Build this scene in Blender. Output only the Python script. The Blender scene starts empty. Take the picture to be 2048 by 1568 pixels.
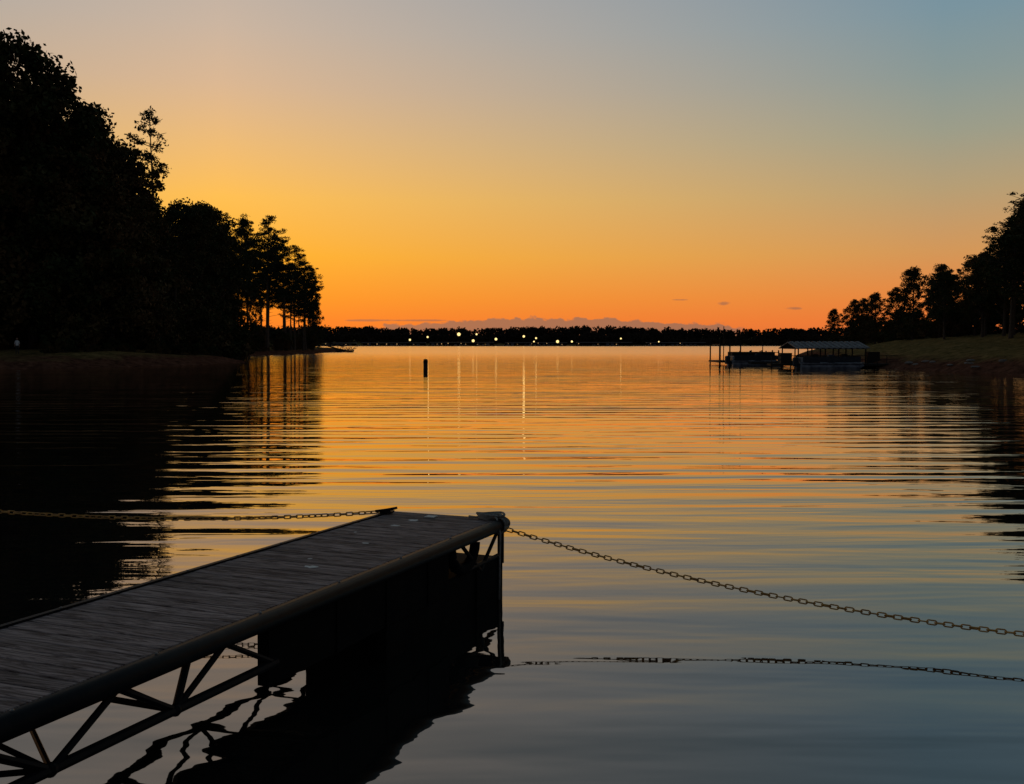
import bpy, math, random
import numpy as np
from mathutils import Vector, Matrix, noise as mnoise

sc = bpy.context.scene
sc.view_settings.view_transform = 'Standard'
sc.view_settings.look = 'None'
sc.view_settings.exposure = 0
sc.view_settings.gamma = 1
R = random.Random(7)

def s2l(c):
    o = []
    for v in c:
        v = v / 255.0
        o.append(v / 12.92 if v <= 0.04045 else ((v + 0.055) / 1.055) ** 2.4)
    return (o[0], o[1], o[2], 1.0)

# ---------------------------------------------------------------- mesh builder
class MB:
    def __init__(self):
        self.v = []; self.f = []; self.m = []
    def add(self, vs, fs, mi=0):
        o = len(self.v)
        self.v += [tuple(p) for p in vs]
        self.f += [tuple(i + o for i in f) for f in fs]
        self.m += [mi] * len(fs)
    def box(self, x0, x1, y0, y1, z0, z1, mi=0, mat=None):
        vs = [Vector(p) for p in [(x0,y0,z0),(x1,y0,z0),(x1,y1,z0),(x0,y1,z0),(x0,y0,z1),(x1,y0,z1),(x1,y1,z1),(x0,y1,z1)]]
        if mat: vs = [mat @ p for p in vs]
        self.add(vs, [(0,3,2,1),(4,5,6,7),(0,1,5,4),(1,2,6,5),(2,3,7,6),(3,0,4,7)], mi)
    def bbox(self, x0, x1, y0, y1, z0, z1, b, mi=0):
        vs = [(x0,y0,z0),(x1,y0,z0),(x1,y1,z0),(x0,y1,z0),
              (x0,y0,z1-b),(x1,y0,z1-b),(x1,y1,z1-b),(x0,y1,z1-b),
              (x0+b,y0+b,z1),(x1-b,y0+b,z1),(x1-b,y1-b,z1),(x0+b,y1-b,z1)]
        self.add(vs, [(0,3,2,1),(0,1,5,4),(1,2,6,5),(2,3,7,6),(3,0,4,7),(4,5,9,8),(5,6,10,9),(6,7,11,10),(7,4,8,11),(8,9,10,11)], mi)
    def tube(self, pts, rads, n=8, mi=0, cap=True):
        pts = [Vector(p) for p in pts]
        if not hasattr(rads, '__len__'): rads = [rads] * len(pts)
        vs = []
        for i, p in enumerate(pts):
            if i == 0: d = pts[1] - pts[0]
            elif i == len(pts) - 1: d = pts[-1] - pts[-2]
            else: d = pts[i+1] - pts[i-1]
            d.normalize()
            up = Vector((0,0,1)) if abs(d.z) < 0.9 else Vector((1,0,0))
            a = d.cross(up).normalized(); b = d.cross(a).normalized()
            for k in range(n):
                t = 2*math.pi*k/n
                vs.append(p + (a*math.cos(t) + b*math.sin(t)) * rads[i])
        fs = []
        for i in range(len(pts)-1):
            for k in range(n):
                k2 = (k+1) % n
                fs.append((i*n+k, i*n+k2, (i+1)*n+k2, (i+1)*n+k))
        if cap:
            fs.append(tuple(range(n))[::-1])
            fs.append(tuple((len(pts)-1)*n + k for k in range(n)))
        self.add(vs, fs, mi)
    def ball(self, c, r, mi=0, nu=10, nv=7):
        if not hasattr(r, '__len__'): r = (r, r, r)
        vs = [(c[0],c[1],c[2]-r[2])]
        for j in range(1, nv):
            ph = -math.pi/2 + math.pi*j/nv
            for i in range(nu):
                t = 2*math.pi*i/nu
                vs.append((c[0]+r[0]*math.cos(ph)*math.cos(t), c[1]+r[1]*math.cos(ph)*math.sin(t), c[2]+r[2]*math.sin(ph)))
        vs.append((c[0],c[1],c[2]+r[2]))
        fs = []
        for i in range(nu):
            fs.append((0, 1+(i+1)%nu, 1+i))
            for j in range(nv-2):
                a = 1+j*nu
                fs.append((a+i, a+(i+1)%nu, a+nu+(i+1)%nu, a+nu+i))
            a = 1+(nv-2)*nu
            fs.append((a+i, a+(i+1)%nu, len(vs)-1))
        self.add(vs, fs, mi)
    def leaves(self, cen, size, rng, mi=0, asp=1.0):
        n = len(cen)
        if n == 0: return
        a = rng.normal(size=(n,3)); a /= np.linalg.norm(a,axis=1)[:,None]
        b = rng.normal(size=(n,3)); b = np.cross(a,b); b /= np.linalg.norm(b,axis=1)[:,None]
        s = (size * rng.uniform(0.6,1.3,size=n))[:,None]
        a = a*s; b = b*s*asp
        V = np.stack([cen-a, cen-b*0.9, cen+a, cen+b*0.9], axis=1).reshape(-1,3)
        o = len(self.v)
        self.v += [tuple(p) for p in V.tolist()]
        self.f += [(o+4*i,o+4*i+1,o+4*i+2,o+4*i+3) for i in range(n)]
        self.m += [mi]*n
    def mesh(self, name, mats, smooth=False):
        me = bpy.data.meshes.new(name)
        me.from_pydata(self.v, [], self.f)
        for m in mats: me.materials.append(m)
        me.polygons.foreach_set('material_index', self.m)
        if smooth: me.polygons.foreach_set('use_smooth', [True]*len(self.f))
        me.update()
        return me
    def obj(self, name, mats, parent=None, smooth=False, loc=(0,0,0)):
        ob = bpy.data.objects.new(name, self.mesh(name, mats, smooth))
        sc.collection.objects.link(ob)
        ob.location = loc
        if parent: ob.parent = parent
        return ob
def empty(name, loc=(0,0,0), rot=(0,0,0)):
    e = bpy.data.objects.new(name, None); sc.collection.objects.link(e)
    e.location = loc; e.rotation_euler = rot; e.empty_display_size = 0.2
    return e

# ---------------------------------------------------------------- materials
def mat(name, col, rough=0.8, metal=0.0, col2=None, nscale=3.0, bump=0.0, spec=0.3, stretch=(1,1,1), emis=None, estr=0, objrand=0.0):
    m = bpy.data.materials.new(name); m.use_nodes = True
    nt = m.node_tree; N = nt.nodes; L = nt.links
    p = N['Principled BSDF']
    p.inputs['Roughness'].default_value = rough
    p.inputs['Metallic'].default_value = metal
    p.inputs['Specular IOR Level'].default_value = spec
    p.inputs['Base Color'].default_value = (*col, 1)
    if emis:
        p.inputs['Emission Color'].default_value = (*emis, 1)
        p.inputs['Emission Strength'].default_value = estr
    if col2 is not None or bump > 0:
        tc = N.new('ShaderNodeTexCoord'); mp = N.new('ShaderNodeMapping')
        mp.inputs['Scale'].default_value = stretch
        nz = N.new('ShaderNodeTexNoise'); nz.inputs['Scale'].default_value = nscale; nz.inputs['Detail'].default_value = 6
        L.new(tc.outputs['Object'], mp.inputs['Vector']); L.new(mp.outputs[0], nz.inputs['Vector'])
        if col2 is not None:
            mx = N.new('ShaderNodeMix'); mx.data_type = 'RGBA'
            mr = N.new('ShaderNodeMapRange'); mr.inputs[1].default_value = 0.35; mr.inputs[2].default_value = 0.65
            L.new(nz.outputs[0], mr.inputs[0])
            mx.inputs[6].default_value = (*col,1); mx.inputs[7].default_value = (*col2,1)
            fac = mr.outputs[0]
            if objrand > 0:
                oi = N.new('ShaderNodeObjectInfo')
                ma = N.new('ShaderNodeMath'); ma.operation = 'MULTIPLY_ADD'; ma.use_clamp = True
                sb = N.new('ShaderNodeMath'); sb.operation = 'SUBTRACT'; sb.inputs[1].default_value = 0.5
                L.new(oi.outputs['Random'], sb.inputs[0])
                L.new(sb.outputs[0], ma.inputs[0]); ma.inputs[1].default_value = objrand; L.new(fac, ma.inputs[2])
                fac = ma.outputs[0]
            L.new(fac, mx.inputs[0]); L.new(mx.outputs[2], p.inputs['Base Color'])
        if bump > 0:
            bp = N.new('ShaderNodeBump'); bp.inputs['Distance'].default_value = bump
            L.new(nz.outputs[0], bp.inputs['Height']); L.new(bp.outputs[0], p.inputs['Normal'])
    return m

M_bark = mat('bark', (0.07,0.05,0.036), 0.95, col2=(0.12,0.085,0.062), nscale=4, stretch=(3,3,0.5), bump=0.05, spec=0.1)
M_leafD = mat('foliage_broadleaf', (0.036,0.046,0.016), 0.8, col2=(0.115,0.065,0.026), nscale=0.35, spec=0.05, objrand=0.9)
M_leafP = mat('foliage_pine', (0.028,0.044,0.019), 0.8, col2=(0.060,0.060,0.026), nscale=0.5, spec=0.05, objrand=0.6)
M_metal = mat('dark_painted_steel', (0.007,0.0078,0.0095), 0.5, 0.0, col2=(0.015,0.0138,0.013), nscale=9, spec=0.07, bump=0.002)
M_black = mat('black_plastic_float', (0.005,0.005,0.005), 0.8, col2=(0.009,0.008,0.007), nscale=5, spec=0.05)
M_chain = mat('weathered_yellow_chain', (0.75,0.37,0.08), 0.6, col2=(0.45,0.21,0.06), nscale=14, spec=0.3)
M_rope = mat('rope_grey', (0.34,0.31,0.27), 0.9, col2=(0.2,0.18,0.15), nscale=40, spec=0.1)
M_pale = mat('pale_patch', (0.78,0.74,0.68), 0.8, col2=(0.6,0.57,0.52), nscale=30)
M_bolt = mat('bolt_steel', (0.25,0.23,0.21), 0.5, 0.6, col2=(0.15,0.13,0.12), nscale=30)
M_roof = mat('metal_roof', (0.20,0.18,0.175), 0.7, 0.0, col2=(0.12,0.11,0.11), nscale=1.5, spec=0.1)
M_dkwood = mat('dark_wet_wood', (0.028,0.022,0.018), 0.8, col2=(0.045,0.034,0.027), nscale=5, stretch=(3,3,0.6), bump=0.02, spec=0.1)
M_white = mat('white_gelcoat', (0.22,0.22,0.24), 0.6, col2=(0.08,0.08,0.10), nscale=2, spec=0.2)
M_canvas = mat('dark_canvas', (0.02,0.024,0.035), 0.9, col2=(0.04,0.04,0.045), nscale=4)
M_rock = mat('pale_rock', (0.28,0.24,0.21), 0.9, col2=(0.13,0.11,0.09), nscale=2, bump=0.05)
M_cloth = mat('white_shirt', (0.75,0.73,0.72), 0.9, col2=(0.6,0.59,0.6), nscale=8)
M_pants = mat('dark_trousers', (0.03,0.03,0.04), 0.9, col2=(0.045,0.045,0.05), nscale=8)
M_skin = mat('skin', (0.35,0.2,0.14), 0.6, col2=(0.3,0.17,0.12), nscale=10)
M_hair = mat('hair', (0.03,0.02,0.015), 0.8, col2=(0.05,0.03,0.02), nscale=30)
M_lamp = mat('lamp_glow', (0.9,0.8,0.6), 0.5, emis=(1.0,0.72,0.26), estr=1.6)
M_lamps = mat('dock_lamp_glow', (0.9,0.8,0.6), 0.5, emis=(1.0,0.55,0.20), estr=0.9)
M_far = mat('distant_foliage', (0.020,0.016,0.013), 0.95, col2=(0.045,0.032,0.023), nscale=0.03, spec=0.0)

def deck_mat():
    m = bpy.data.materials.new('composite_deck_board'); m.use_nodes = True
    nt = m.node_tree; N = nt.nodes; L = nt.links; p = N['Principled BSDF']
    tc = N.new('ShaderNodeTexCoord'); sp = N.new('ShaderNodeSeparateXYZ'); L.new(tc.outputs['Object'], sp.inputs[0])
    dv = N.new('ShaderNodeMath'); dv.operation='DIVIDE'; dv.inputs[1].default_value=0.146; L.new(sp.outputs[1], dv.inputs[0])
    fl = N.new('ShaderNodeMath'); fl.operation='FLOOR'; L.new(dv.outputs[0], fl.inputs[0])
    wn = N.new('ShaderNodeTexWhiteNoise'); wn.noise_dimensions='1D'; L.new(fl.outputs[0], wn.inputs['W'])
    cb = N.new('ShaderNodeCombineXYZ')
    xm = N.new('ShaderNodeMath'); xm.operation='MULTIPLY_ADD'; L.new(wn.outputs[0], xm.inputs[0]); xm.inputs[1].default_value=37.0; L.new(sp.outputs[0], xm.inputs[2])
    L.new(xm.outputs[0], cb.inputs[0])
    ym = N.new('ShaderNodeMath'); ym.operation='MULTIPLY'; ym.inputs[1].default_value=9; L.new(sp.outputs[1], ym.inputs[0]); L.new(ym.outputs[0], cb.inputs[1])
    L.new(sp.outputs[2], cb.inputs[2])
    wv = N.new('ShaderNodeTexNoise'); wv.inputs['Scale'].default_value=2.0; wv.inputs['Detail'].default_value=9; wv.inputs['Roughness'].default_value=0.68; wv.inputs['Distortion'].default_value=2.2
    L.new(cb.outputs[0], wv.inputs['Vector'])
    cr = N.new('ShaderNodeValToRGB'); L.new(wv.outputs[0], cr.inputs[0])
    e = cr.color_ramp.elements
    e[0].position=0.41; e[0].color=(0.12,0.080,0.070,1); e[1].position=0.60; e[1].color=(0.44,0.325,0.29,1)
    mr = N.new('ShaderNodeMapRange'); L.new(wn.outputs[0], mr.inputs[0]); mr.inputs[3].default_value=0.72; mr.inputs[4].default_value=1.10
    g = N.new('ShaderNodeTexNoise'); g.inputs['Scale'].default_value=1.7; g.inputs['Detail'].default_value=5; L.new(tc.outputs['Object'], g.inputs['Vector'])
    gr = N.new('ShaderNodeMapRange'); L.new(g.outputs[0], gr.inputs[0]); gr.inputs[1].default_value=0.3; gr.inputs[2].default_value=0.7; gr.inputs[3].default_value=0.7; gr.inputs[4].default_value=1.1
    mm = N.new('ShaderNodeMath'); mm.operation='MULTIPLY'; L.new(mr.outputs[0], mm.inputs[0]); L.new(gr.outputs[0], mm.inputs[1])
    mx = N.new('ShaderNodeVectorMath'); mx.operation='SCALE'; L.new(cr.outputs[0], mx.inputs[0]); L.new(mm.outputs[0], mx.inputs['Scale'])
    L.new(mx.outputs[0], p.inputs['Base Color'])
    p.inputs['Roughness'].default_value=0.8; p.inputs['Specular IOR Level'].default_value=0.1
    bp = N.new('ShaderNodeBump'); bp.inputs['Distance'].default_value=0.003; L.new(wv.outputs[0], bp.inputs['Height']); L.new(bp.outputs[0], p.inputs['Normal'])
    return m
M_deck = deck_mat()

def ground_mat():
    m = bpy.data.materials.new('ground_soil_grass'); m.use_nodes = True
    nt = m.node_tree; N = nt.nodes; L = nt.links; p = N['Principled BSDF']
    p.inputs['Roughness'].default_value=0.95; p.inputs['Specular IOR Level'].default_value=0.0
    geo = N.new('ShaderNodeNewGeometry'); sp = N.new('ShaderNodeSeparateXYZ'); L.new(geo.outputs['Position'], sp.inputs[0])
    nz = N.new('ShaderNodeTexNoise'); nz.inputs['Scale'].default_value=0.35; nz.inputs['Detail'].default_value=8; L.new(geo.outputs['Position'], nz.inputs['Vector'])
    n2 = N.new('ShaderNodeTexNoise'); n2.inputs['Scale'].default_value=1.3; n2.inputs['Detail'].default_value=10; n2.inputs['Roughness'].default_value=0.7; L.new(geo.outputs['Position'], n2.inputs['Vector'])
    n3 = N.new('ShaderNodeMapRange'); L.new(n2.outputs[0], n3.inputs[0]); n3.inputs[1].default_value=0.35; n3.inputs[2].default_value=0.68
    ad = N.new('ShaderNodeMath'); ad.operation='MULTIPLY_ADD'; L.new(nz.outputs[0], ad.inputs[0]); ad.inputs[1].default_value=1.6; L.new(sp.outputs[2], ad.inputs[2])
    mr = N.new('ShaderNodeMapRange'); L.new(ad.outputs[0], mr.inputs[0]); mr.inputs[1].default_value=1.5; mr.inputs[2].default_value=2.2
    d = N.new('ShaderNodeMix'); d.data_type='RGBA'; d.inputs[6].default_value=(0.050,0.021,0.013,1); d.inputs[7].default_value=(0.23,0.095,0.056,1); L.new(n3.outputs[0], d.inputs[0])
    g = N.new('ShaderNodeMix'); g.data_type='RGBA'; g.inputs[6].default_value=(0.075,0.062,0.022,1); g.inputs[7].default_value=(0.32,0.20,0.075,1); L.new(n3.outputs[0], g.inputs[0])
    x = N.new('ShaderNodeMix'); x.data_type='RGBA'; L.new(mr.outputs[0], x.inputs[0]); L.new(d.outputs[2], x.inputs[6]); L.new(g.outputs[2], x.inputs[7])
    L.new(x.outputs[2], p.inputs['Base Color'])
    bp = N.new('ShaderNodeBump'); bp.inputs['Distance'].default_value=0.3; L.new(n2.outputs[0], bp.inputs['Height']); L.new(bp.outputs[0], p.inputs['Normal'])
    return m
M_ground = ground_mat()

# ---------------------------------------------------------------- water
def water_mat():
    m = bpy.data.materials.new('lake_water'); m.use_nodes = True
    nt = m.node_tree; N = nt.nodes; L = nt.links
    N.remove(N['Principled BSDF']); out = N['Material Output']
    geo = N.new('ShaderNodeNewGeometry')
    def mul(a, k):
        n = N.new('ShaderNodeMath'); n.operation='MULTIPLY'; L.new(a, n.inputs[0])
        if isinstance(k, (int,float)): n.inputs[1].default_value=k
        else: L.new(k, n.inputs[1])
        return n.outputs[0]
    def add(a, b):
        n = N.new('ShaderNodeMath'); n.operation='ADD'; L.new(a, n.inputs[0]); L.new(b, n.inputs[1]); return n.outputs[0]
    def noise(sc3, rot, detail, dist=0.0, rough=0.5):
        mp = N.new('ShaderNodeMapping'); mp.inputs['Scale'].default_value=sc3; mp.inputs['Rotation'].default_value=(0,0,rot)
        L.new(geo.outputs['Position'], mp.inputs['Vector'])
        nz = N.new('ShaderNodeTexNoise'); nz.inputs['Scale'].default_value=1.0; nz.inputs['Detail'].default_value=detail; nz.inputs['Distortion'].default_value=dist; nz.inputs['Roughness'].default_value=rough
        L.new(mp.outputs[0], nz.inputs['Vector']); return nz.outputs[0]
    sp = N.new('ShaderNodeSeparateXYZ'); L.new(geo.outputs['Position'], sp.inputs[0])
    def ramp(a, x0, x1, y0, y1):
        n = N.new('ShaderNodeMapRange'); n.interpolation_type='SMOOTHSTEP'; L.new(a, n.inputs[0])
        for i,vv in enumerate((x0,x1,y0,y1)): n.inputs[1+i].default_value=vv
        return n.outputs[0]
    mp = N.new('ShaderNodeMapping'); mp.inputs['Rotation'].default_value=(0,0,0.06); mp.inputs['Scale'].default_value=(0.10,1,1); L.new(geo.outputs['Position'], mp.inputs['Vector'])
    wv = N.new('ShaderNodeTexWave'); wv.wave_type='BANDS'; wv.bands_direction='Y'; wv.inputs['Scale'].default_value=0.27; wv.inputs['Distortion'].default_value=5.0; wv.inputs['Detail'].default_value=1.5; wv.inputs['Detail Scale'].default_value=0.9
    L.new(mp.outputs[0], wv.inputs['Vector'])
    patch = ramp(noise((0.03,0.10,1), 0.1, 2), 0.35, 0.65, 0.35, 1.0)
    near = ramp(sp.outputs[1], 6.0, 18.0, 0.34, 1.0)
    h = mul(mul(mul(wv.outputs['Fac'], 0.0150), patch), near)
    h = add(h, mul(mul(noise((0.16,0.95,1), -0.10, 3, 0.4), 0.046), near))
    h = add(h, mul(noise((0.45,1.3,1), 0.25, 2, 0.3), 0.010))
    h = add(h, mul(mul(noise((1.6,4.5,1), 0.1, 2, 0.2), near), 0.0024))
    far = ramp(sp.outputs[1], 30.0, 160.0, 0.0, 1.0)
    h = add(h, mul(mul(noise((0.8,3.0,1), 0.0, 3), far), 0.020))
    bp = N.new('ShaderNodeBump'); bp.inputs['Distance'].default_value=1.0; bp.inputs['Strength'].default_value=1.0
    L.new(h, bp.inputs['Height'])
    fr = N.new('ShaderNodeFresnel'); fr.inputs['IOR'].default_value=1.85; L.new(bp.outputs[0], fr.inputs['Normal'])
    fm = N.new('ShaderNodeMapRange'); L.new(fr.outputs[0], fm.inputs[0]); fm.inputs[1].default_value=0.0; fm.inputs[2].default_value=0.8; fm.inputs[3].default_value=0.0; fm.inputs[4].default_value=1.0
    gl = N.new('ShaderNodeBsdfGlossy'); gl.inputs['Color'].default_value=(0.99,0.935,0.88,1); L.new(bp.outputs[0], gl.inputs['Normal'])
    L.new(ramp(sp.outputs[1], 20.0, 300.0, 0.015, 0.16), gl.inputs['Roughness'])
    df = N.new('ShaderNodeBsdfDiffuse'); df.inputs['Color'].default_value=(0.012,0.0115,0.010,1)
    mx = N.new('ShaderNodeMixShader'); L.new(fm.outputs[0], mx.inputs[0]); L.new(df.outputs[0], mx.inputs[1]); L.new(gl.outputs[0], mx.inputs[2])
    L.new(mx.outputs[0], out.inputs['Surface'])
    return m
M_water = water_mat()
w = MB(); w.add([(-3500,-400,0),(3500,-400,0),(3500,4000,0),(-3500,4000,0)], [(0,1,2,3)]); w.obj('lake_water', [M_water])

# ---------------------------------------------------------------- terrain
LAKE = [(-8,-2),(-4.4,0.2),(-3,0.9),(3,1.3),(10,0.5),(24,6),(33,26),(38,60),(39.6,77),(37,90),(36,101),(40,127),(48,160),(54,190),(100,320),(250,660),(700,1070),(900,1240),
        (300,1225),(0,1200),(-400,1170),(-700,1070),(-500,660),(-200,510),(-75,400),(-58,345),(-52,318),(-51,283),(-50,245),(-54,200),(-47,168),(-40,138),(-35.5,131),(-36.5,114),(-40,103),(-49,96),(-49,66),(-38,26),(-22,2)]
LK = np.array(LAKE, float)
def lake_sd(P):
    n = len(LK); dmin = np.full(len(P), 1e9); inside = np.zeros(len(P), bool)
    for i in range(n):
        a = LK[i]; b = LK[(i+1)%n]; ab = b-a
        t = np.clip(((P-a)@ab)/(ab@ab), 0, 1)
        dmin = np.minimum(dmin, np.linalg.norm(P-(a+t[:,None]*ab), axis=1))
        cond = ((a[1] > P[:,1]) != (b[1] > P[:,1]))
        with np.errstate(divide='ignore', invalid='ignore'):
            xi = (b[0]-a[0])*(P[:,1]-a[1])/(b[1]-a[1]+1e-12)+a[0]
        inside ^= cond & (P[:,0] < xi)
    return np.where(inside, -dmin, dmin)
def height(P):
    s = lake_sd(P)
    nz = np.array([mnoise.noise(Vector((p[0]*0.12, p[1]*0.12, 0.3))) for p in P])
    n2 = np.array([mnoise.noise(Vector((p[0]*0.4, p[1]*0.4, 5.3))) for p in P])
    s2 = s + nz*1.6*np.clip(P[:,1]/40,0,1) + n2*0.9*np.clip(P[:,1]/40,0,1)
    sp_ = np.maximum(s2, 0)
    cap = np.where(P[:,0] < 0, np.where(P[:,1]>150, 0.7, 1.3), 4.0)
    rate = np.where(P[:,0] < 0, 0.15, 0.26)
    z = 0.55*(1-np.exp(-sp_/2.0)) + cap*(1-np.exp(-sp_*rate/cap)) + n2*0.22*np.clip(sp_/6,0,1) + nz*0.35*np.clip(sp_/10,0,1)
    z += np.where(P[:,1] > 1000, np.minimum(sp_*0.07, 13.0) - np.where(P[:,0]>0, 2.7, 0)*np.clip(sp_/20,0,1), 0)
    z = np.where(s2 < 0, np.maximum(s2*0.25, -2.5), z)
    near = (np.hypot(P[:,0],P[:,1]) < 20) & (s2>0)
    z = np.where(near, np.minimum(z, 0.75+0.04*sp_), z)
    return z
xs = np.concatenate([np.linspace(-3500,-600,12), np.linspace(-520,-100,16), np.arange(-90,90,1.6), np.linspace(95,520,18), np.linspace(600,3500,12)])
ys = np.concatenate([np.linspace(-400,-30,6), np.arange(-20,350,2.2), np.linspace(360,1150,24), np.arange(1160,1340,15), np.linspace(1400,4000,9)])
GX, GY = np.meshgrid(xs, ys)
P = np.stack([GX.ravel(), GY.ravel()], 1)
Z = height(P)
nx = len(xs); ny = len(ys)
g = MB(); g.v = [(float(a),float(b),float(c)) for (a,b),c in zip(P,Z)]
g.f = [(j*nx+i, j*nx+i+1, (j+1)*nx+i+1, (j+1)*nx+i) for j in range(ny-1) for i in range(nx-1)]; g.m=[0]*len(g.f)
g.obj('ground', [M_ground], smooth=True)
def hz(x, y): return float(height(np.array([[x,y]]))[0])

# ---------------------------------------------------------------- trees
def puff(rng, c, r, n, flat=0.8):
    d = rng.normal(size=(n,3)); d /= np.linalg.norm(d,axis=1)[:,None]
    rr = r * rng.uniform(0.2,1.15,size=n)**0.75
    p = d*rr[:,None]; p[:,2]*=flat
    return p + np.array(c)
def make_pine(seed, h, crown0=0.5, spread=0.17, nl=46, dens=1.0, ls=0.20):
    rng = np.random.default_rng(seed); b = MB()
    bend = rng.normal(size=2)*0.02*h
    def tp(t): return Vector((bend[0]*t*t, bend[1]*t*t, h*t))
    ts = np.linspace(0,1,9)
    b.tube([tp(t) for t in ts], [0.30*(h/28)*(1-0.88*t)+ (0.12 if t==0 else 0) for t in ts], 7, 0)
    C = []
    for i in range(nl):
        t = crown0 + (0.99-crown0)*((i+rng.uniform(0,0.9))/nl)
        q = (t-crown0)/(1-crown0)
        L = spread*h*(0.45+0.75*math.sin(math.pi*min(1,q*0.8+0.18)))*rng.uniform(0.4,1.2)*(1-0.5*q*q)
        az = rng.uniform(0,2*math.pi); up = rng.uniform(-0.1,0.35)+0.35*q
        p0 = tp(t); e = p0+Vector((math.cos(az)*L, math.sin(az)*L, L*up))
        mid = (p0+e)/2 + Vector((0,0,-0.05*L))
        b.tube([p0,mid,e],[0.075*(1-0.5*q),0.05,0.02],4,0,cap=False)
        k = max(2,int(L*1.15))
        for j in range(k):
            f = 0.35+0.7*(j+rng.uniform(0,0.6))/k
            c = p0+(e-p0)*f+Vector(rng.normal(size=3)*0.32)
            C.append(puff(rng, c, rng.uniform(0.45,1.0)*h/26, int(48*dens), 0.52))
    C.append(puff(rng, tp(1.0), 0.8, 40))
    for i in range(9):
        t = crown0*rng.uniform(0.45,1); az=rng.uniform(0,6.28); L=rng.uniform(0.8,2.8); p0=tp(t)
        b.tube([p0,p0+Vector((math.cos(az)*L,math.sin(az)*L,L*0.2))],[0.05,0.015],4,0,cap=False)
    b.leaves(np.concatenate(C), ls, rng, 1, 0.45)
    return b.mesh('pine_mesh', [M_bark, M_leafP])
def make_broad(seed, h, crown0=0.12, wid=0.26, nc=80, per=85, lsize=0.24, rs=(0.025,0.062)):
    rng = np.random.default_rng(seed); b = MB()
    ts = np.linspace(0,0.9,7)
    bend = rng.normal(size=2)*0.03*h
    def tp(t): return Vector((bend[0]*t*t, bend[1]*t*t, h*t))
    b.tube([tp(t) for t in ts],[0.36*(h/26)*(1-0.95*t)+(0.12 if t==0 else 0) for t in ts],7,0)
    C = []
    for i in range(nc):
        t = crown0 + (1-crown0)*rng.uniform(0,1)
        q = (t-crown0)/(1-crown0)
        prof = (math.sin(math.pi*min(1.0,0.22+0.78*q))**0.6)
        az = rng.uniform(0,2*math.pi)
        lump = 0.8+0.30*math.sin(az*3+seed+q*7)+0.17*math.sin(az*5-q*11)
        rr = wid*h*prof*lump*rng.uniform(0.1,1.12)**0.5
        c = tp(t*0.97)+Vector((math.cos(az)*rr, math.sin(az)*rr, 0))
        if i%3==0:
            p0 = tp(max(0.1,t-0.12)); b.tube([p0,(p0+c)/2+Vector((0,0,0.3)),c],[0.12*(1-0.6*q),0.07,0.02],4,0,cap=False)
        r = rng.uniform(*rs)*h
        C.append(puff(rng, c, r, per, 0.8))
    b.leaves(np.concatenate(C), lsize*h/26, rng, 1, 0.7)
    return b.mesh('broadleaf_mesh', [M_bark, M_leafD])
pines = [make_pine(11,28,0.46,0.165,58,1.1), make_pine(12,28,0.50,0.155,52,1.1), make_pine(13,28,0.36,0.175,62,1.1), make_pine(19,28,0.40,0.16,32,1.0)]
broads = [make_broad(21,26,0.05,0.28,190,85,0.24), make_broad(22,26,0.06,0.32,220,85,0.24), make_broad(23,26,0.08,0.25,180,85,0.24), make_broad(24,26,0.30,0.34,170,80,0.24)]
shrubs = [make_broad(31,4,0.02,0.55,40,70,1.2,(0.08,0.16)), make_broad(32,4,0.02,0.75,44,70,1.2,(0.08,0.16))]
def place(me, name, x, y, top, base_h, zr=None, wide=1.0):
    z = hz(x,y); s = (top-z)/base_h
    ob = bpy.data.objects.new(name, me); sc.collection.objects.link(ob)
    ob.location=(x,y,z-0.15); ob.scale=(s*wide,s*wide,s); ob.rotation_euler=(0,0,R.uniform(0,6.28) if zr is None else zr)
    return ob
left = [(-61,118,41,'b'),(-56,117,37.5,'b'),(-52.6,118,34,'b'),(-50.0,119,31.0,'b'),(-48.8,122,27.5,'b'),(-47.5,134,33,'q'),(-47.8,126,24,'b'),
        (-47.5,141,23.0,'b'),(-48.4,156,24.5,'b'),(-50.0,170,26,'b'),(-53.5,184,26.5,'p'),(-56.5,206,28,'p'),(-58,220,29.5,'p'),(-55.5,227,31,'p'),(-57.5,236,28,'p'),(-55,243,28,'p'),
        (-55.2,254,27,'p'),(-54.3,263,24.0,'p'),(-53.0,268,18.0,'b2'),(-55.5,279,24,'p'),(-70,112,42,'b'),(-80,106,42,'b'),(-62,100,36,'p'),
        (-58,214,24,'p'),(-60,240,26,'p'),(-57,250,22,'p'),(-58,262,23,'p'),(-56.5,231,24,'p'),(-54.5,247,20,'p'),(-55,196,24,'p'),(-53,178,23,'b'),
        (-56,192,25,'b2'),(-58,202,20,'b2'),(-54.0,272,14,'b2'),(-57,223,17,'b2'),(-53.8,258,21,'p'),(-57.5,270,20,'p')]
for i,(x,y,t,k) in enumerate(left):
    if k=='b': place(broads[i%3], 'oak_tree', x,y,t,26)
    elif k=='b2': place(broads[2], 'oak_tree', x,y,t,26,wide=0.62)
    elif k=='q': place(pines[3], 'pine_tree', x,y,t,28)
    else: place(pines[i%3], 'pine_tree', x,y,t,28,wide=1.08)
for i,(x,y,t,k) in enumerate(left[:11]):
    for r in range(3):
        xx = x-6-7*r+R.uniform(-2,2); yy=y+8+9*r+R.uniform(-3,3)
        if k=='q': t=27
        isb = (i+r)%4
        place(broads[(i+r+1)%3] if isb else pines[(i+r)%3], 'oak_tree' if isb else 'pine_tree', xx,yy,t*R.uniform(0.86,0.97),26 if isb else 28, wide=1.15)
for i in range(7):
    x=-66-R.uniform(0,22); y=185+i*5
    place(broads[i%3], 'oak_tree', x,y,R.uniform(20,25),26)
ug=[]
for k in range(46):
    f=k/45
    x=-66+f*19+R.uniform(-1.2,1.2); y=112+max(0,f-0.25)*85+R.uniform(-2,3)
    ug.append((x,y,R.uniform(5,9)))
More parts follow.
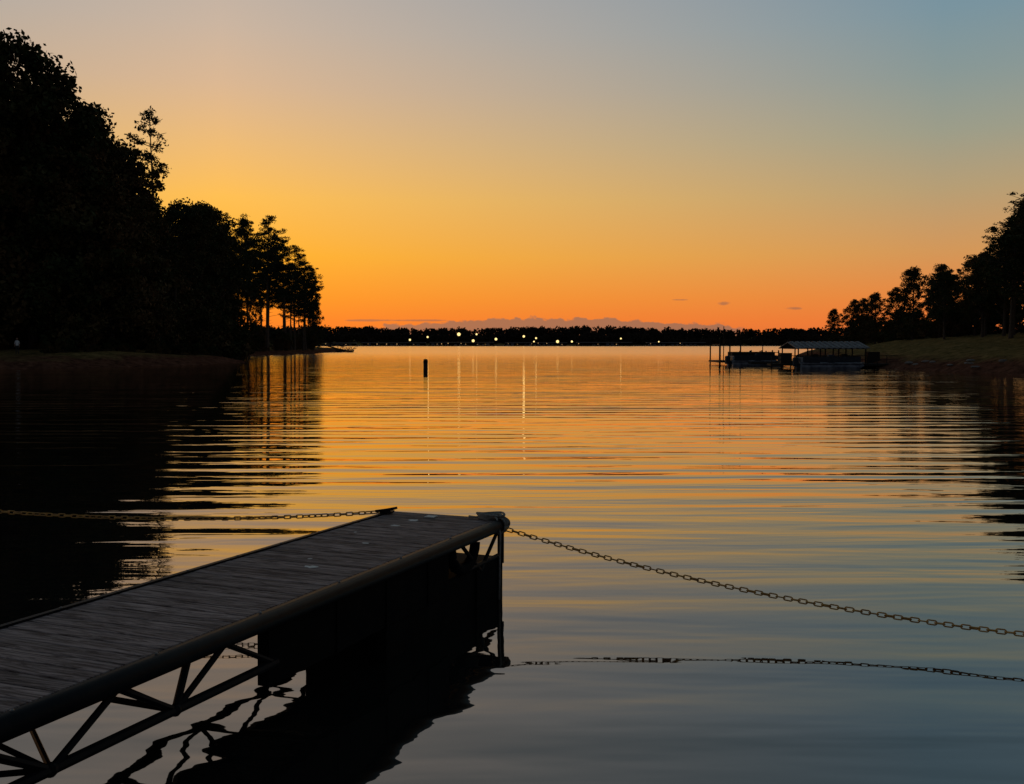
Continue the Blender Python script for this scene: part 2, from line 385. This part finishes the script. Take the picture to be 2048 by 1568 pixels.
for k in range(20):
    ug.append((-60+R.uniform(-8,3),150+R.uniform(0,40),R.uniform(6,10)))
for k in range(30):
    f=k/29
    ug.append((-50+f*11+R.uniform(-1,1), 108+f*24+R.uniform(-3,3), R.uniform(0.5,1.8)))
for k,(x,y,hh) in enumerate(ug):
    if abs(x+52.9)<1.6 and y<109: continue
    z=hz(x,y)
    if z<0.15: continue
    place(shrubs[k%2],'shrub',x,y,z+hh,4,wide=1.1)
for k in range(26):
    x=-57+R.uniform(-3,3.5); y=190+k*3.5; z=hz(x,y)
    if z>0.2: place(shrubs[k%2],'shrub',x,y,z+R.uniform(2.0,5.0),4)
# right shore
right = [(51.5,95,19,'p'),(55.5,107,19,'p'),(53.0,106,16,'p'),(55.0,112,14.8,'c'),(55.4,118,12.8,'c'),(57.6,135,13.4,'b'),(56.4,141,13.4,'b'),(57.4,150,11.2,'b'),
         (58.0,160,10.8,'b'),(56.0,165,10.0,'b'),(54.9,171,8.6,'b'),(60,95,21,'p'),(64,104,22,'c'),(68,92,24,'p'),(51.5,86,21.5,'p'),(54,88,23,'p'),(64,150,12,'b'),(66,138,12,'b'),(70,125,14,'b'),(66,120,14,'b'),(62,112,16,'p'),(60,172,10.5,'b'),(50.8,102,15.5,'p'),
         (55,100,18,'p'),(58.5,112,16.5,'c'),(59.5,126,14,'c'),(61,132,14,'b'),(53,92,20,'p'),(48.5,74,21,'p'),(62,142,12.5,'b'),(57,116,13.5,'c'),(53.5,124,11.5,'c'),(52.0,99,17,'c'),(50.5,90,19.5,'p')]
for i,(x,y,t,k) in enumerate(right):
    if k=='b': place(broads[0 if i%2 else 2],'oak_tree',x,y,t,26,wide=1.15)
    elif k=='c': place(broads[3],'oak_tree',x,y,t,26,wide=1.1)
    else: place(pines[i%3],'pine_tree',x,y,t,28,wide=1.5)
for k in range(16):
    x=63+k*0.6+R.uniform(-1,1); y=180-k*4.2; z=hz(x,y); place(shrubs[k%2],'shrub',x,y,z+R.uniform(3,5.5),4)

rng = np.random.default_rng(5)
b = MB(); C=[]
nA=1500; nB=1200
xs_t = np.concatenate([rng.uniform(-560,720,size=nA), rng.uniform(-560,720,size=nB)])
ys_t = np.concatenate([rng.uniform(1218,1262,size=nA), rng.uniform(1280,1400,size=nB)])
hz_t = height(np.stack([xs_t,ys_t],1))
for i,(x,y,z) in enumerate(zip(xs_t,ys_t,hz_t)):
    und = 4.5*mnoise.noise(Vector((x*0.008,y*0.002,1.7)))+2.6*mnoise.noise(Vector((x*0.03,0,4.7)))
    hh = (rng.uniform(9,12.5) if i<nA else rng.uniform(11,14)) + und
    if i<nA and rng.uniform()<0.45: hh*=0.7
    n = 40; d = rng.normal(size=(n,3)); d/=np.linalg.norm(d,axis=1)[:,None]
    p = d*np.array([4.8,4.8,hh*0.5])*rng.uniform(0.5,1,size=(n,1))
    C.append(p+np.array([x,y,z+hh*0.5]))
b.leaves(np.concatenate(C), 1.7, rng, 0, 0.8)
b.obj('distant_treeline',[M_far])

# ---------------------------------------------------------------- far shore lamps + marina
lamps=[(-121,7),(-100,10),(-63,13),(-42,13),(-46,6.0),(-19,7.8),(14,10.7),(28.5,8.8),(26,5.2),(54,5.2),(71,5.2),(129,8.4),(174,5.0)]
for i,(x,z) in enumerate(lamps):
    m=MB(); y=1075
    m.tube([(0,0,-1),(0,0,z)],0.2,6,0)
    m.box(-1.0,1.0,-0.4,0.4,z+0.9,z+1.2,0)
    m.ball((0,-0.9,z-0.2),[1.4,1.3,2.2,1.2,1.8,1.7,1.5,1.2,1.0,1.9,1.3,1.1,0.9][i]*0.82,1)
    m.obj('street_lamp',[M_metal,M_lamp],loc=(x*0.905,y,0))
def marina(x0,x1,y,hroof,step=9):
    e=empty('marina_boathouse',(0,0,0)); m=MB()
    m.box(x0,x1,y,y+14,hroof,hroof+0.7,1); m.box(x0-1,x1+1,y-1,y+15,0.1,0.7,0)
    k=x0
    while k<x1:
        m.box(k,k+0.5,y,y+0.5,0.7,hroof,0); k+=6
    m.box(x0,x1,y+9,y+9.5,0.7,hroof-0.6,0)
    m.obj('roof_and_posts',[M_dkwood,M_roof],e)
    m=MB(); k=x0+2
    while k<x1-4:
        if R.random()<0.75:
            hh=R.uniform(1.2,2.4); m.box(k,k+3.2,y+1.5,y+8,0.75,0.75+hh,0); m.box(k+0.5,k+2.2,y+3,y+6,0.75+hh,1.3+hh,1)
        k+=5
    m.obj('moored_boats',[M_white,M_canvas],e)
    m=MB()
    for k in range(int((x1-x0)/step)):
        m.ball((x0+5+k*step+R.uniform(-4,4),y-0.8,R.uniform(1.6,3.4)),R.uniform(0.2,0.42),0,6,5)
    m.obj('dock_lights',[M_lamps],e)
marina(-170,-98,1130,3.6,13); marina(-90,-20,1090,3.9); marina(-8,62,1120,3.6,11); marina(70,130,1080,3.8,20); marina(150,215,1110,3.6,32); marina(-215,-180,1150,3.4,16)

# ---------------------------------------------------------------- floating dock
dock = empty('floating_dock',(-0.115,9.6,0.712),(-0.0135,0,-math.atan2(0.368,0.93)))
W=1.167; LEN=10.6
m=MB(); y=-0.01
while y>-LEN:
    m.bbox(-W+0.02,-0.02,y-0.136,y,-0.03,0.0+R.uniform(-0.0015,0.0015),0.004); y-=0.146
m.obj('deck_boards',[M_deck],dock)
m=MB()
m.tube([(0.035,-LEN,-0.045),(0.035,0.02,-0.045)],0.060,20)
m.ball((0.035,0.02,-0.045),0.060,0,16,10)
nsm=len(m.f)
m.box(-0.018,-0.004,-LEN,0.0,-0.10,-0.004)
m.box(-W-0.022,-W+0.016,-LEN,0.0,-0.10,0.012)
m.tube([(-W,0.03,-0.05),(0.0,0.03,-0.05)],0.045,12)
for i in range(10):
    yy=-0.35-i*1.06
    m.box(-W+0.02,-0.02,yy-0.03,yy+0.03,-0.11,-0.035)
o=m.obj('edge_rails',[M_metal],dock)
for p in list(o.data.polygons)[:nsm]:
    if len(p.vertices)<=4: p.use_smooth=True
m=MB()
zb=-0.335
for xx in (0.02,-W):
    yend = -3.72 if xx>0 else -0.9
    m.tube([(xx,-LEN,zb),(xx,yend,zb)],0.028,8)
    if xx>0:
        m.tube([(xx,-0.9,zb),(xx,0.0,zb)],0.02,8)
        m.tube([(xx,-3.74,zb),(xx,-4.22,-0.09)],0.018,6)
    pan=0.84; y0=-4.22 if xx>0 else -0.86; k=0
    while y0>-LEN:
        bn=y0-pan/2
        m.tube([(xx,y0,-0.09),(xx,bn,zb)],0.019,6)
        m.tube([(xx,bn,zb),(xx,y0-pan,-0.09)],0.019,6)
        if k%2==0: m.tube([(xx,bn,zb),(xx,bn+0.10,-0.09)],0.022,6)
        m.ball((xx,bn,zb),0.036,0,8,6)
        y0-=pan; k+=1
yy=-4.64; i=0
while yy>-LEN:
    m.tube([(0.02,yy,zb),(-W,yy,zb)],0.018,6)
    if i%2: m.tube([(0.02,yy,zb),(-W,yy-0.84,zb)],0.015,6)
    else: m.tube([(-W,yy,zb),(0.02,yy-0.84,zb)],0.015,6)
    m.tube([(0.02,yy,zb),(-W,yy,-0.09)],0.014,6)
    yy-=0.84; i+=1
m.tube([(0.02,-0.03,-0.05),(0.02,-0.03,-0.42)],0.032,10)
m.tube([(-W,-0.03,-0.05),(-W,-0.03,-0.42)],0.032,10)
m.tube([(0.02,-0.10,-0.09),(0.02,-0.52,-0.40)],0.018,8)
m.tube([(0.02,-0.52,-0.40),(0.02,-0.95,-0.09)],0.018,8)
m.obj('truss',[M_metal],dock)
m=MB()
m.bbox(-0.06,0.026,-3.80,-1.22,-0.47,-0.10,0.01)
m.bbox(-0.70,-0.062,-2.30,-1.22,-1.2,-0.115,0.03)
m.bbox(-0.20,0.018,-2.3,-1.22,-1.2,-0.472,0.01)
m.bbox(-1.05,0.015,-1.215,0.01,-1.2,-0.36,0.03)
for yy in (-3.0,-2.3,-1.6): m.box(0.027,0.038,yy-0.03,yy+0.03,-0.47,-0.11,0)
for yy in (-0.6,-0.05): m.box(0.016,0.035,yy-0.03,yy+0.03,-1.0,-0.38,0)
m.obj('float_block',[M_black],dock)
m=MB(); c=Vector((0.0,-0.86,-0.12))
m.tube([c+Vector((0,0.26*math.cos(t),-0.20*math.sin(t))) for t in np.linspace(0,math.pi,12)],0.05,8)
m.obj('rubber_bumper',[M_black],dock,smooth=True)
m=MB()
for i in range(18): m.ball((-W-0.003,-0.2-i*0.58,0.013),(0.010,0.010,0.006),0,8,5)
for i in range(12): m.ball((0.035,-0.3-i*0.9,0.014),(0.011,0.011,0.008),0,8,5)
m.obj('bolt_heads',[M_bolt],dock,smooth=True)
m=MB()
def blotch(cx,cy,rx,ry,z=0.0025):
    n=14; vs=[(cx,cy,z+0.001)]
    for i in range(n):
        t=6.283*i/n; q=R.uniform(0.65,1.15); vs.append((cx+rx*q*math.cos(t),cy+ry*q*math.sin(t),z))
    m.add(vs,[(0,1+i,1+(i+1)%n) for i in range(n)])
blotch(-0.72,-0.42,0.055,0.05); blotch(-0.74,-0.75,0.05,0.035); blotch(-0.55,-1.62,0.035,0.03); blotch(-0.45,-2.6,0.06,0.04); blotch(-0.62,-2.35,0.02,0.02); blotch(-0.9,-1.2,0.018,0.02)
m.box(-0.70,-0.60,-0.24,-0.14,0.004,0.012,0)
m.obj('pale_stains',[M_pale],dock)
m=MB()
for k in range(4):
    r=0.055+0.012*k; cx=-0.10+0.012*k
    pts=[(cx+r*1.5*math.cos(t)*(1+0.1*math.sin(3*t+k)), -0.10+r*math.sin(t)+0.01*k, 0.015+0.013*k+0.008*math.sin(2*t)) for t in np.linspace(0,6.283,20)]
    m.tube(pts,0.011,7)
for k in range(3):
    yy=-0.13+0.04*k
    m.tube([(0.035+0.074*math.cos(t),yy+0.012*math.sin(t),-0.045+0.074*math.sin(t)) for t in np.linspace(0,6.283,16)],0.011,7)
m.tube([(-0.1,-0.1,0.05),(0.03,-0.16,0.03),(0.10,-0.24,-0.1),(0.105,-0.26,-0.35),(0.105,-0.27,-0.75)],0.010,7)
m.tube([(-0.05,-0.08,0.05),(-0.2,-0.12,0.02),(-0.3,-0.06,0.014)],0.011,7)
m.obj('mooring_rope',[M_rope],dock,smooth=True)
m=MB()
m.box(-W-0.03,-W+0.09,-0.22,-0.16,0.012,0.03); m.tube([(-W-0.06,-0.26,0.035),(-W+0.03,-0.19,0.04),(-W+0.11,-0.12,0.06)],[0.012,0.018,0.012],8)
m.obj('cleat',[M_metal],dock,smooth=True)

# ---------------------------------------------------------------- chains
def chain(name, fn, t0, t1, pitch=0.062, ln=0.086, wd=0.046, r=0.0060):
    N=2000; pts=[Vector(fn(t0+(t1-t0)*i/N)) for i in range(N+1)]
    acc=[0]
    for i in range(N): acc.append(acc[-1]+(pts[i+1]-pts[i]).length)
    m=MB(); n=int(acc[-1]/pitch); j=0
    for k in range(n):
        s=(k+0.5)*pitch
        while acc[j]<s: j+=1
        p=pts[j]; d=(pts[min(j+1,N)]-pts[max(j-1,0)]).normalized()
        side=d.cross(Vector((0,0,1))).normalized(); up=side.cross(d).normalized()
        ang=(0.35 if k%2 else 0.35+math.pi/2)+0.25*math.sin(k*0.7)
        a=side*math.cos(ang)+up*math.sin(ang); c=d.cross(a)
        hl=(ln-wd)/2; ro=wd/2-r; M=14; K=6; vs=[]; fs=[]
        for q in range(M):
            th=2*math.pi*q/M; cx=math.cos(th); sy=math.sin(th)
            off=hl if cx>0 else -hl
            cen=p+d*(off+ro*cx)+a*(ro*sy); out=(d*cx+a*sy)
            for w_ in range(K):
                ph=2*math.pi*w_/K; vs.append(cen+(out*math.cos(ph)+c*math.sin(ph))*r)
        for q in range(M):
            for w_ in range(K):
                fs.append((q*K+w_,q*K+(w_+1)%K,((q+1)%M)*K+(w_+1)%K,((q+1)%M)*K+w_))
        m.add(vs,fs)
    return m.obj(name,[M_chain],smooth=True)
def rc(x): return (x, 9.42-0.47*(x+0.1)+0.02*math.sin(x), 0.66-0.233*(x+0.1)+0.0289*(x+0.1)**2)
chain('barrier_chain', rc, -0.05, 8.0)
def lc(x): return (x, 9.93+0.02*(x+1.25), 0.660+0.020*(x+3.1)**2)
chain('barrier_chain', lc, -1.22, -7.3)
for (x,y,zt) in ((8.05,5.57,0.95),(-7.4,9.8,1.25)):
    m=MB(); m.tube([(0,0,-1.5),(0,0,zt-0.05),(0,0,zt)],[0.09,0.085,0.06],12); m.tube([(0,0,zt-0.25),(0,0,zt-0.2)],0.095,12,1)
    m.obj('mooring_post',[M_dkwood,M_metal],loc=(x,y,0))

m=MB(); m.tube([(0,0,-1.5),(0.01,0,0.2),(0.015,0,1.0),(0.015,0,1.13)],[0.19,0.185,0.18,0.15],14); m.tube([(0.01,0,0.82),(0.01,0,0.98)],0.192,14,1)
m.obj('wooden_piling',[M_dkwood,M_black],loc=(-7.27,84,0))

# ---------------------------------------------------------------- covered boat dock on right
cd=empty('covered_boat_dock',(0,0,0))
m=MB()
x0,x1,y0,y1=28.6,36.0,101,107
n=26
for side in (0,1):
    for i in range(n):
        a=x0+(x1-x0)*i/n; c=x0+(x1-x0)*(i+1)/n; r=0.06 if i%2 else 0
        ya=y0-0.4 if side==0 else y1+0.4; ym=(y0+y1)/2; za=1.98+r; zm=2.62+r
        m.add([(a,ya,za),(c,ya,za),(c,ym,zm),(a,ym,zm),(a,ya,za-0.08),(c,ya,za-0.08),(c,ym,zm-0.08),(a,ym,zm-0.08)],[(0,1,2,3),(7,6,5,4),(0,4,5,1),(0,3,7,4),(1,5,6,2)],0)
m.obj('roof',[M_roof],cd)
m=MB()
for i in range(6):
    xx=x0+0.3+(x1-x0-0.6)*i/5
    for yy in (y0,y1): m.tube([(xx,yy,-1.2),(xx,yy,2.0)],0.07,8)
    m.box(xx-0.05,xx+0.05,y0,y1,1.88,1.98)
m.box(x0-3.0,x1+2.2,y0-2.0,y0-0.6,0.25,0.45); m.box(x0-3,x1+2.0,y1,y1+1.4,0.25,0.45); m.box(x1-1.2,x1+2.6,y0-0.598,y1-0.002,0.25,0.45)
for i in range(13):
    xx=x0-2.9+i*0.95; m.box(xx-0.03,xx+0.03,y0-2.0,y0-1.94,0.45,1.25); m.tube([(xx,y0-1.9,-1.2),(xx,y0-1.9,0.3)],0.06,6)
m.box(x0-3,x1+2.2,y0-2.0,y0-1.95,1.2,1.27); m.box(x0-3,x1+2.2,y0-1.99,y0-1.96,0.82,0.87)
m.box(x0-1.6,x0-0.5,y0-0.6,y0+0.4,0.46,1.5); m.box(x1+0.3,x1+1.5,y0+1,y0+2,0.46,1.6)
m.obj('frame_and_deck',[M_dkwood],cd)
ld=empty('boat_dock',(0,0,0)); m=MB()
m.box(23.4,30.2,113,119,0.3,0.5); m.box(23.6,25.3,113.2,118,2.25,2.4)
for xx in (23.5,24.6,25.8,27.0,28.2,29.4,30.1):
    m.tube([(xx,113.0,-1.2),(xx,113.0,1.7 if xx>26 else 2.9)],0.08,7); m.tube([(xx,118.6,-1.2),(xx,118.6,1.6 if xx>26 else 2.9)],0.08,7)
m.box(23.4,25.4,112.98,113.04,2.85,2.92); m.box(25.5,30.2,112.98,113.04,1.40,1.47)
for i in range(9): m.box(23.5+i*0.22,23.54+i*0.22,112.97,113.0,2.4,2.86)
m.tube([(24.1,114,0.4),(24.1,114,4.4)],0.05,6)
m.tube([(28.8,115,0.4),(28.8,115,2.7)],0.05,6)
m.box(30.2,33.0,117,118,0.3,0.45); m.box(33.0,41,117,118,0.32,0.47)
m.box(25.0,29.8,113.4,116,0.5,1.5)
m.obj('frame_and_deck',[M_dkwood],ld)
def pontoon(x,y,rot,canopy=True):
    e=empty('pontoon_boat',(x,y,0),(0,0,rot)); m=MB()
    for yy in (-0.9,0.9): m.tube([(-3,yy,0.18),(2.5,yy,0.18),(3.1,yy,0.32)],[0.3,0.3,0.08],10,0)
    m.bbox(-3,2.9,-1.2,1.2,0.48,0.58,0.02,0)
    for yy in (-1.17,1.13): m.box(-2.9,2.7,yy,yy+0.04,0.66,1.15,1)
    m.box(2.66,2.7,-1.12,1.12,0.66,1.1,0); m.box(-2.9,-2.86,-1.12,1.12,0.66,1.1,0)
    m.bbox(-2.6,-1.2,-1.05,-0.4,0.585,1.05,0.05,1); m.bbox(0.6,2.4,0.4,1.05,0.585,1.05,0.05,1); m.bbox(-0.3,0.3,-0.8,-0.2,0.585,1.35,0.08,1)
    m.bbox(-3.5,-3.05,-0.25,0.25,0.2,1.1,0.08,1)
    if canopy:
        for xx in (-2.2,0.8):
            for yy in (-1.1,1.1): m.tube([(xx*0.4-0.4,yy,1.1),(xx,yy,2.0)],0.025,6,0)
        m.bbox(-2.4,1.0,-1.2,1.2,2.0,2.1,0.04,1)
    m.obj('hull_and_seats',[M_white,M_canvas],e)
pontoon(27.0,110.5,0.1,False); pontoon(31.0,104,1.4,False); pontoon(34,104,1.6,False); pontoon(31.0,97.8,0.0,False)

# ---------------------------------------------------------------- gangway + driftwood
gw=empty('gangway',(0,0,0)); m=MB()
A=Vector((-60.5,288,3.9)); B=Vector((-50.5,298,0.5))
for off in (0,1.2):
    o=Vector((0.5*off,-0.9*off,0)); m.tube([A+o,B+o],0.16,6); m.tube([A+o+Vector((0,0,1.1)),B+o+Vector((0,0,1.1))],0.11,6)
    for i in range(9):
        p=A+(B-A)*(i/8)+o; m.tube([p,p+Vector((0,0,1.1))],0.07,5)
m.box(-52,-47.5,295,301,0.1,0.5)
m.obj('ramp',[M_dkwood],gw)
m=MB()
for i in range(30):
    p=Vector((-48.8+R.uniform(-1.5,2.8),290+R.uniform(-3,3),-0.1)); a=R.uniform(-0.9,0.9); L=R.uniform(1.2,3.2)
    m.tube([p,p+Vector((a*L*0.6,0,L*0.5)),p+Vector((a*L*1.1,0,L*0.6))],[0.09,0.07,0.04],5)
m.obj('driftwood',[M_dkwood])
m=MB()
for i in range(26):
    x=R.uniform(37.5,43); y=R.uniform(78,98); z=hz(x,y)
    if z<0.1 or z>1.0: continue
    m.ball((x,y,z+0.02),(R.uniform(.15,.5),R.uniform(.15,.4),R.uniform(.06,.16)),0,7,5)
m.obj('rocks',[M_rock])

# ---------------------------------------------------------------- person on left bank
def person(x,y):
    z=hz(x,y); e=empty('person',(x,y,z),(0,0,0.5))
    J={'pel':(0,0,.93),'sp':(0,.01,1.15),'ch':(0,0,1.35),'nk':(0,0,1.47),'hd':(0,-.01,1.56),
       'lh':(.09,0,.88),'lk':(.11,-.03,.48),'la':(.12,.02,.08),'lf':(.13,-.14,.04),'rh':(-.09,0,.88),'rk':(-.10,-.01,.48),'ra':(-.12,.04,.08),'rf':(-.14,-.12,.04),
       'ls':(.18,0,1.38),'le':(.24,.02,1.10),'lw':(.22,-.10,.87),'lp':(.22,-.13,.81),'rs':(-.18,0,1.38),'re':(-.24,.03,1.10),'rw':(-.23,-.08,.86),'rp':(-.23,-.11,.80)}
    Rr={'pel':.14,'sp':.13,'ch':.145,'nk':.055,'hd':.06,'lh':.09,'lk':.06,'la':.042,'lf':.035,'rh':.09,'rk':.06,'ra':.042,'rf':.035,'ls':.06,'le':.042,'lw':.028,'lp':.03,'rs':.06,'re':.042,'rw':.028,'rp':.03}
    E=[('pel','sp'),('sp','ch'),('ch','nk'),('nk','hd'),('pel','lh'),('lh','lk'),('lk','la'),('la','lf'),('pel','rh'),('rh','rk'),('rk','ra'),('ra','rf'),('ch','ls'),('ls','le'),('le','lw'),('lw','lp'),('ch','rs'),('rs','re'),('re','rw'),('rw','rp')]
    ks=list(J); me=bpy.data.meshes.new('body'); me.from_pydata([J[k] for k in ks],[(ks.index(a),ks.index(b)) for a,b in E],[])
    ob=bpy.data.objects.new('tmp',me); sc.collection.objects.link(ob)
    ob.modifiers.new('s','SKIN')
    for i,k in enumerate(ks): me.skin_vertices[0].data[i].radius=(Rr[k],Rr[k]*0.85)
    me.skin_vertices[0].data[0].use_root=True
    ob.modifiers.new('d','SUBSURF').levels=2
    dg=bpy.context.evaluated_depsgraph_get(); nm=bpy.data.meshes.new_from_object(ob.evaluated_get(dg)); bpy.data.objects.remove(ob)
    nm.materials.clear()
    for mm in (M_cloth,M_pants,M_skin): nm.materials.append(mm)
    for p in nm.polygons:
        c=p.center; p.use_smooth=True
        p.material_index = 2 if (c.z>1.47 or (abs(c.x)>.17 and c.z<1.12 and c.z>.6)) else (0 if c.z>.92 else 1)
    bo=bpy.data.objects.new('body',nm); sc.collection.objects.link(bo); bo.parent=e
    m=MB(); m.ball((0,-.01,1.64),(.078,.095,.115),0,14,10); m.ball((0,-.105,1.635),(.012,.02,.02),0,6,5)
    m.ball((.08,0,1.635),(.012,.02,.03),0,6,5); m.ball((-.08,0,1.635),(.012,.02,.03),0,6,5)
    m.ball((0,.015,1.675),(.085,.095,.095),1,14,10)
    for s in (1,-1): m.ball((s*.03,-.098,1.65),(.01,.008,.008),1,6,5)
    m.ball((0,-.1,1.59),(.022,.008,.006),1,6,5)
    for s,px,py,pz in ((1,.22,-.13,.81),(-1,-.23,-.11,.80)):
        for k in range(4):
            xx=px+(k-1.5)*.017; L=(.07,.08,.075,.06)[k]; m.tube([(xx,py,pz-.01),(xx,py-.005,pz-.01-L*.6),(xx,py+.01,pz-.01-L)],[.009,.008,.006],6,0)
        m.tube([(px-s*.02,py-.01,pz+.01),(px-s*.045,py-.03,pz-.02),(px-s*.045,py-.035,pz-.045)],[.011,.009,.007],6,0)
    m.obj('head_and_hands',[M_skin,M_hair],e,smooth=True)
person(-52.9,107)

# ---------------------------------------------------------------- world
SUN_AZ=math.radians(-16.0); SUN_EL=math.radians(1.5)
wd=bpy.data.worlds.new('World'); sc.world=wd; wd.use_nodes=True
nt=wd.node_tree; N=nt.nodes; L=nt.links; N.clear()
out=N.new('ShaderNodeOutputWorld'); bg=N.new('ShaderNodeBackground'); tc=N.new('ShaderNodeTexCoord')
sp=N.new('ShaderNodeSeparateXYZ'); L.new(tc.outputs['Generated'],sp.inputs[0])
X,Y,Zs=sp.outputs
def mth(op,a,b=None,c=None,clamp=False):
    n=N.new('ShaderNodeMath'); n.operation=op; n.use_clamp=clamp
    for i,v in enumerate((a,b,c)):
        if v is None: continue
        if isinstance(v,(int,float)): n.inputs[i].default_value=v
        else: L.new(v,n.inputs[i])
    return n.outputs[0]
def mrange(a,x0,x1,y0=0,y1=1,sm=False):
    n=N.new('ShaderNodeMapRange'); L.new(a,n.inputs[0])
    if sm: n.interpolation_type='SMOOTHSTEP'
    for i,v in enumerate((x0,x1,y0,y1)): n.inputs[1+i].default_value=v
    return n.outputs[0]
def cramp(fac,stops):
    n=N.new('ShaderNodeValToRGB'); L.new(fac,n.inputs[0]); e=n.color_ramp.elements
    while len(e)>1: e.remove(e[-1])
    e[0].position=stops[0][0]; e[0].color=s2l(stops[0][1])
    for p,c in stops[1:]:
        q=e.new(p); q.color=s2l(c)
    return n.outputs[0]
def mix(f,a,b):
    n=N.new('ShaderNodeMix'); n.data_type='RGBA'
    if isinstance(f,(int,float)): n.inputs[0].default_value=f
    else: L.new(f,n.inputs[0])
    for i,v in ((6,a),(7,b)):
        if isinstance(v,tuple): n.inputs[i].default_value=v
        else: L.new(v,n.inputs[i])
    return n.outputs[2]
hl=mth('SQRT',mth('ADD',mth('MULTIPLY',X,X),mth('MULTIPLY',Y,Y)))
hl=mth('MAXIMUM',hl,0.001)
cs=mth('DIVIDE',mth('ADD',mth('MULTIPLY',X,math.sin(SUN_AZ)),mth('MULTIPLY',Y,math.cos(SUN_AZ))),hl)
ang=mth('ARCCOSINE',mth('MINIMUM',mth('MAXIMUM',cs,-1.0),1.0))
sunside=cramp(Zs,[(0.0,(240,116,40)),(0.022,(248,130,40)),(0.045,(252,150,36)),(0.085,(255,177,42)),(0.14,(252,189,82)),(0.19,(236,186,118)),(0.24,(218,182,146)),(0.29,(202,180,160)),(0.34,(188,176,166)),(0.5,(132,142,148)),(0.7,(86,104,116)),(1.0,(60,76,92))])
rside=cramp(Zs,[(0.0,(226,112,60)),(0.022,(234,122,58)),(0.045,(228,134,66)),(0.085,(210,150,88)),(0.14,(182,157,116)),(0.19,(156,156,136)),(0.24,(136,151,149)),(0.29,(121,147,158)),(0.34,(111,141,160)),(0.5,(88,116,132)),(0.7,(70,90,104)),(1.0,(56,74,90))])
back=cramp(Zs,[(0.0,(74,66,72)),(0.15,(70,74,82)),(0.4,(64,74,84)),(1.0,(54,66,78))])
col=mix(mrange(ang,0.0,0.68),sunside,rside)
col=mix(mrange(ang,0.75,2.2,sm=True),col,back)
yy=mth('MAXIMUM',Y,0.05)
u=mth('DIVIDE',X,yy); v=mth('DIVIDE',Zs,yy)
cb=N.new('ShaderNodeCombineXYZ'); L.new(u,cb.inputs[0]); L.new(v,cb.inputs[1])
mp=N.new('ShaderNodeMapping'); mp.inputs['Scale'].default_value=(70,110,1); L.new(cb.outputs[0],mp.inputs['Vector'])
nz=N.new('ShaderNodeTexNoise'); nz.inputs['Scale'].default_value=1; nz.inputs['Detail'].default_value=5; L.new(mp.outputs[0],nz.inputs['Vector'])
du=mth('DIVIDE',mth('SUBTRACT',u,0.045),0.19)
prof=mth('MAXIMUM',mth('SUBTRACT',1.0,mth('MULTIPLY',du,du)),0.0)
top=mth('ADD',mth('ADD',mth('MULTIPLY',prof,0.009),0.0172),mth('MULTIPLY',mth('SUBTRACT',nz.outputs[0],0.5),0.016))
ms=mrange(mth('SUBTRACT',top,v),0.0,0.0016)
ms=mth('MULTIPLY',ms,mrange(prof,0.0,0.12))
ms=mth('MULTIPLY',ms,mrange(Y,0.5,0.6))
col=mix(mth('MULTIPLY',ms,0.85),col,s2l((150,108,86)))
for (cu,cv,wu,wv) in ((0.2105,0.0405,0.010,0.0022),(0.281,0.0355,0.010,0.0017),(0.167,0.0440,0.008,0.0010),(-0.09,0.0235,0.03,0.0012),(-0.14,0.0235,0.03,0.0012)):
    a=mth('DIVIDE',mth('SUBTRACT',u,cu),wu); b_=mth('DIVIDE',mth('SUBTRACT',v,cv),wv)
    r2=mth('ADD',mth('MULTIPLY',a,a),mth('MULTIPLY',b_,b_))
    r2=mth('ADD',r2,mth('MULTIPLY',mth('SUBTRACT',nz.outputs[0],0.5),2.6))
    k=mth('MULTIPLY',mrange(r2,1.0,0.2),mrange(Y,0.5,0.6))
    col=mix(mth('MULTIPLY',k,0.7),col,s2l((160,104,76)))
sky=N.new('ShaderNodeTexSky'); sky.sky_type='NISHITA'; sky.sun_disc=False; sky.sun_elevation=SUN_EL; sky.sun_rotation=SUN_AZ
sk=N.new('ShaderNodeVectorMath'); sk.operation='SCALE'; L.new(sky.outputs[0],sk.inputs[0]); sk.inputs['Scale'].default_value=0.003
ad=N.new('ShaderNodeVectorMath'); ad.operation='ADD'; L.new(col,ad.inputs[0]); L.new(sk.outputs[0],ad.inputs[1])
L.new(ad.outputs[0],bg.inputs[0]); bg.inputs[1].default_value=1.0; L.new(bg.outputs[0],out.inputs[0])

sl=bpy.data.lights.new('sun','SUN'); sl.energy=0.12; sl.angle=math.radians(0.6); sl.color=(1,0.55,0.25)
so=bpy.data.objects.new('sun',sl); sc.collection.objects.link(so)
sv=Vector((math.sin(SUN_AZ)*math.cos(SUN_EL),math.cos(SUN_AZ)*math.cos(SUN_EL),math.sin(SUN_EL)))
so.rotation_euler=(-sv).to_track_quat('-Z','Y').to_euler()

cam=bpy.data.cameras.new('camera'); cam.lens=36*2000/2048; cam.sensor_width=36; cam.clip_end=20000; cam.clip_start=0.05
co=bpy.data.objects.new('camera',cam); sc.collection.objects.link(co)
co.location=(0,0,2.4); co.rotation_euler=(math.radians(90-2.75),0,0)
sc.camera=co
